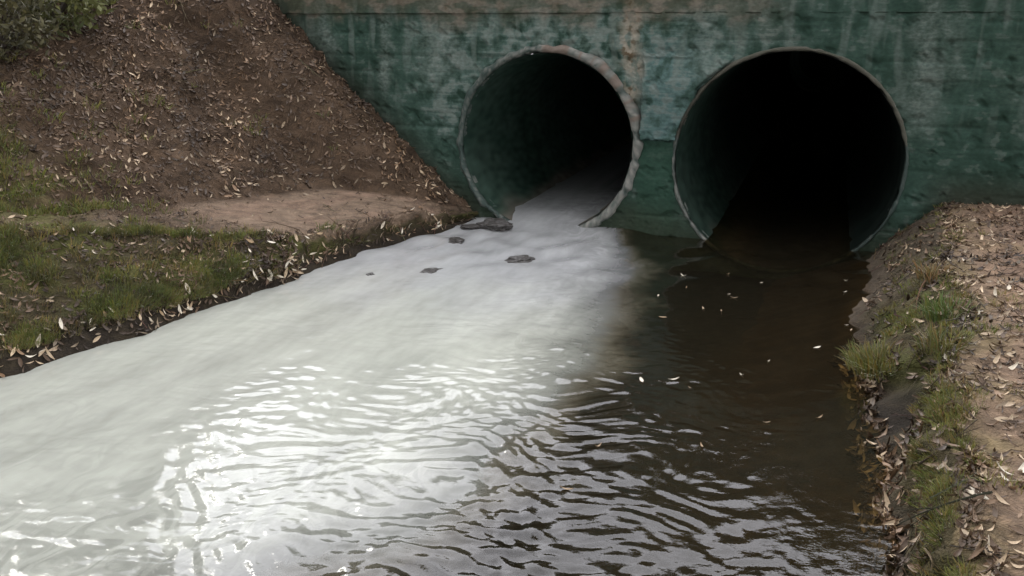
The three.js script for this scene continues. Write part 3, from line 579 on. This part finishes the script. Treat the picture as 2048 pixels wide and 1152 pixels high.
{
  const r = rng(63), lists = [[], [], []];
  const put = (B, z, k, s, pale, lift = 0.006) => { if (B === bankR && k < 4.3 && k > 2 && Math.abs(z + 4.2) < 0.28) return; const { p, n } = B.at(z, k); p.addScaledVector(n, lift); lists[Math.floor(r() * 3)].push({ p, n, turn: r() * 6.283, s, tilt: tiltOf(r, 1.3), c: leafTone(r, pale).map(v => v * clamp(0.75 + 1.1 * fbm(p.x * 0.9, p.z * 0.9 + p.y, 3), 0.35, 1.15)) }); };
  for (let i = 0; i < 20000; i++) {      // the leaf slope
    const z = lerp(-3.8, -9.0, r()), k = 6 + Math.pow(r(), 0.85) * 1.0;
    put(bankL, z, k, 0.035 + 0.045 * r(), 0.05 + 0.12 * sst(6.35, 6.0, k));
  }
  for (let i = 0; i < 2600; i++) put(bankL, lerp(-3.6, -6.9, r()), 3 + 3 * r(), 0.03 + 0.04 * r(), 0.16);
  for (let i = 0; i < 2600; i++) put(bankL, lerp(-3.6, -7.0, r()), 2.5 + 2.6 * r(), 0.03 + 0.04 * r(), 0.03, 0.01);
  for (let i = 0; i < 90; i++) put(bankL, lerp(-6.9, -8.7, r()), 4.6 + 1.4 * r(), 0.03 + 0.04 * r(), 0.1);
  for (let i = 0; i < 260; i++) put(bankL, lerp(-6.8, -8.9, r()), 2.1 + 2.4 * r(), 0.03 + 0.035 * r(), 0.2, 0.012);
  for (let i = 0; i < 520; i++) put(bankL, lerp(-3.7, -6.9, r()), 1.9 + 1.4 * r(), 0.03 + 0.045 * r(), 0.3, 0.012);
  for (let i = 0; i < 9500; i++) put(bankR, lerp(-2, -8, r()), 4.6 + 2.1 * Math.pow(r(), 0.8), 0.028 + 0.045 * r(), 0.26);
  for (let i = 0; i < 900; i++) put(bankR, lerp(-2, -7.9, r()), 2.4 + 2.4 * r(), 0.035 + 0.05 * r(), 0.16, 0.012);
  for (let i = 0; i < 650; i++) put(bankR, lerp(-2.3, -5.2, r()), 1.35 + 0.85 * r(), 0.05 + 0.06 * r(), 0.3);
  lists.forEach((l, i) => scatter('leaf_litter', ['curled brown fallen leaves lying thick over the banks and slope', 'twisted brown and pale fallen leaves lying over the banks', 'flat wide fallen leaves lying over the banks'][i], 'fallen leaves', leafGeos[i], deadLeaf, l));
}
{
  const r = rng(88), geo = mergeGeometries([limb(new THREE.Vector3(-0.5, 0.01, 0), new THREE.Vector3(0.5, 0.02, 0.05), 0.014, 0.006, new THREE.Vector3(0, 0.04, 0.08)), limb(new THREE.Vector3(0.05, 0.03, 0.04), new THREE.Vector3(0.36, 0.05, 0.22), 0.008, 0.004, new THREE.Vector3(0, 0.02, 0))]), list = [];
  const put = (B, z, k) => { const { p, n } = B.at(z, k); list.push({ p: p.addScaledVector(n, 0.008), n, turn: r() * 6.283, s: 0.1 + 0.28 * r() * r(), c: [[1.6, 1.4, 1.1], [0.9, 0.75, 0.6], [2.6, 2.3, 1.8]][Math.floor(r() * 3)].map(v => v * (0.7 + 0.5 * r())) }); };
  for (let i = 0; i < 420; i++) put(bankL, lerp(-3.8, -9, r()), 6 + r());
  for (let i = 0; i < 160; i++) put(bankL, lerp(-3.8, -8.9, r()), 2.1 + 3.8 * r());
  for (let i = 0; i < 260; i++) put(bankR, lerp(-2, -8, r()), 2.2 + 4 * r());
  scatter('twigs', 'thin dead twigs lying among the fallen leaves on both banks', 'twigs', geo, barkMat, list);
}
// larger pale leaves that can be told apart: pieces of the bank, or of the water they float on
const paleMats = [[0.52, 0.45, 0.34], [0.4, 0.3, 0.19], [0.6, 0.54, 0.43], [0.28, 0.19, 0.1]].map(c => new THREE.MeshStandardMaterial({ color: new THREE.Color().setRGB(...c), roughness: 0.5, side: THREE.DoubleSide }));
function leafPiece(parent, name, p, n, turn, s, r, tilt) {
  const m = mesh(name, leafGeos[Math.floor(r() * 3)], paleMats[Math.floor(r() * 4)], parent);
  QQ.setFromUnitVectors(Y, n); Q2.setFromAxisAngle(Y, turn); QQ.multiply(Q2); Q2.setFromEuler(tiltOf(r, tilt)); QQ.multiply(Q2);
  m.quaternion.copy(QQ); m.position.copy(p); m.scale.setScalar(s);
}
{
  const r = rng(404);
  for (let i = 0; i < 130; i++) { const z = lerp(-3.9, -6.9, r()), k = r() < 0.6 ? 2.0 + 1.1 * r() : 3 + 2 * r(), { p, n } = bankL.at(z, k); leafPiece(bankLeft, 'fallen_leaf', p.addScaledVector(n, 0.025), n, r() * 6.28, 0.035 + 0.06 * r() * r() + 0.01, r, 1.0); }
  for (let i = 0; i < 45; i++) { const z = r() < 0.5 ? lerp(-7.9, -8.9, r()) : lerp(-6.6, -7.3, r()), { p, n } = bankL.at(z, 2.1 + 2.2 * r()); leafPiece(bankLeft, 'fallen_leaf', p.addScaledVector(n, 0.02), n, r() * 6.28, 0.045 + 0.04 * r(), r, 1.2); }
  for (let i = 0; i < 150; i++) { const z = lerp(-2.1, -6, r()), { p, n } = bankR.at(z, 4.7 + 1.4 * r()); leafPiece(bankRight, 'fallen_leaf', p.addScaledVector(n, 0.012), n, r() * 6.28, 0.04 + 0.045 * r(), r, 0.9); }
  for (let i = 0; i < 38; i++) {
    const a = lerp(2.2, 4.1, r()), b = lerp(0.9, 5.0, r()), p = AB(a, b); if (p.x > edgeR(p.z) - 0.05) continue;
    p.y = waterY(a, b) + 0.004; leafPiece(water, 'floating_leaf', p, Y, r() * 6.28, 0.026 + 0.04 * Math.pow(r(), 2), r, 0.25);
  }
}
// ---------------------------------------------------------------- stones in the stream
function stoneGeo(seed, sx, sy, sz) {
  const g = new THREE.IcosahedronGeometry(1, 10), P = g.attributes.position, r = rng(seed), o = r() * 50, c = [];
  for (let i = 0; i < P.count; i++) {
    const x = P.getX(i), y = P.getY(i), z = P.getZ(i), k = 1 + 0.28 * n3(x * 1.1 + o, y * 1.1, z * 1.1) + 0.1 * n3(x * 3 + o, y * 3, z * 3) + 0.03 * n3(x * 9 + o, y * 9, z * 9);
    P.setXYZ(i, x * k * sx, (y > 0 ? y * 0.62 : y) * k * sy, z * k * sz); const f = 0.7 + 0.5 * (n3(x * 4, y * 4 + o, z * 4) * 0.5 + 0.5); c.push(0.06 * f, 0.055 * f, 0.05 * f);
  }
  g.setAttribute('color', new THREE.Float32BufferAttribute(c, 3)); g.computeVertexNormals(); return g;
}
const stoneMat = new THREE.MeshStandardMaterial({ vertexColors: true, roughness: 0.4 });
[[0.28, 0.28, 0.17, 0.09, 0.11, 0.03, 'dark wet stone with wet leaves at the mouth of the left pipe'], [0.06, 0.34, 0.13, 0.035, 0.08, 0.01, 'low dark stone beside the left bank, left of the stone at the pipe mouth'],
 [0.89, 1.32, 0.13, 0.055, 0.08, 0.012, 'rounded grey stone standing in the middle of the milky water'], [0.29, 1.89, 0.12, 0.035, 0.08, 0.0, 'half sunken stone in the milky water below the sandy ledge'],
 [-0.12, 2.16, 0.045, 0.03, 0.035, 0.005, 'smallest dark stone in the milky water near the left bank'], [0.1, 0.88, 0.1, 0.035, 0.07, 0.022, 'flat dark stone just downstream of the left pipe by the bank']].forEach(([a, b, sx, sy, sz, y, label], i) => {
  const m = mesh('stone', stoneGeo(100 + i, sx, sy, sz), stoneMat); m.position.copy(AB(a, b, y + (b < 0.5 ? 0.015 : -0.012))); m.rotation.y = -0.3 + i * 0.4; tag(m, label, 'stone');
});
renderer.render(scene, camera);
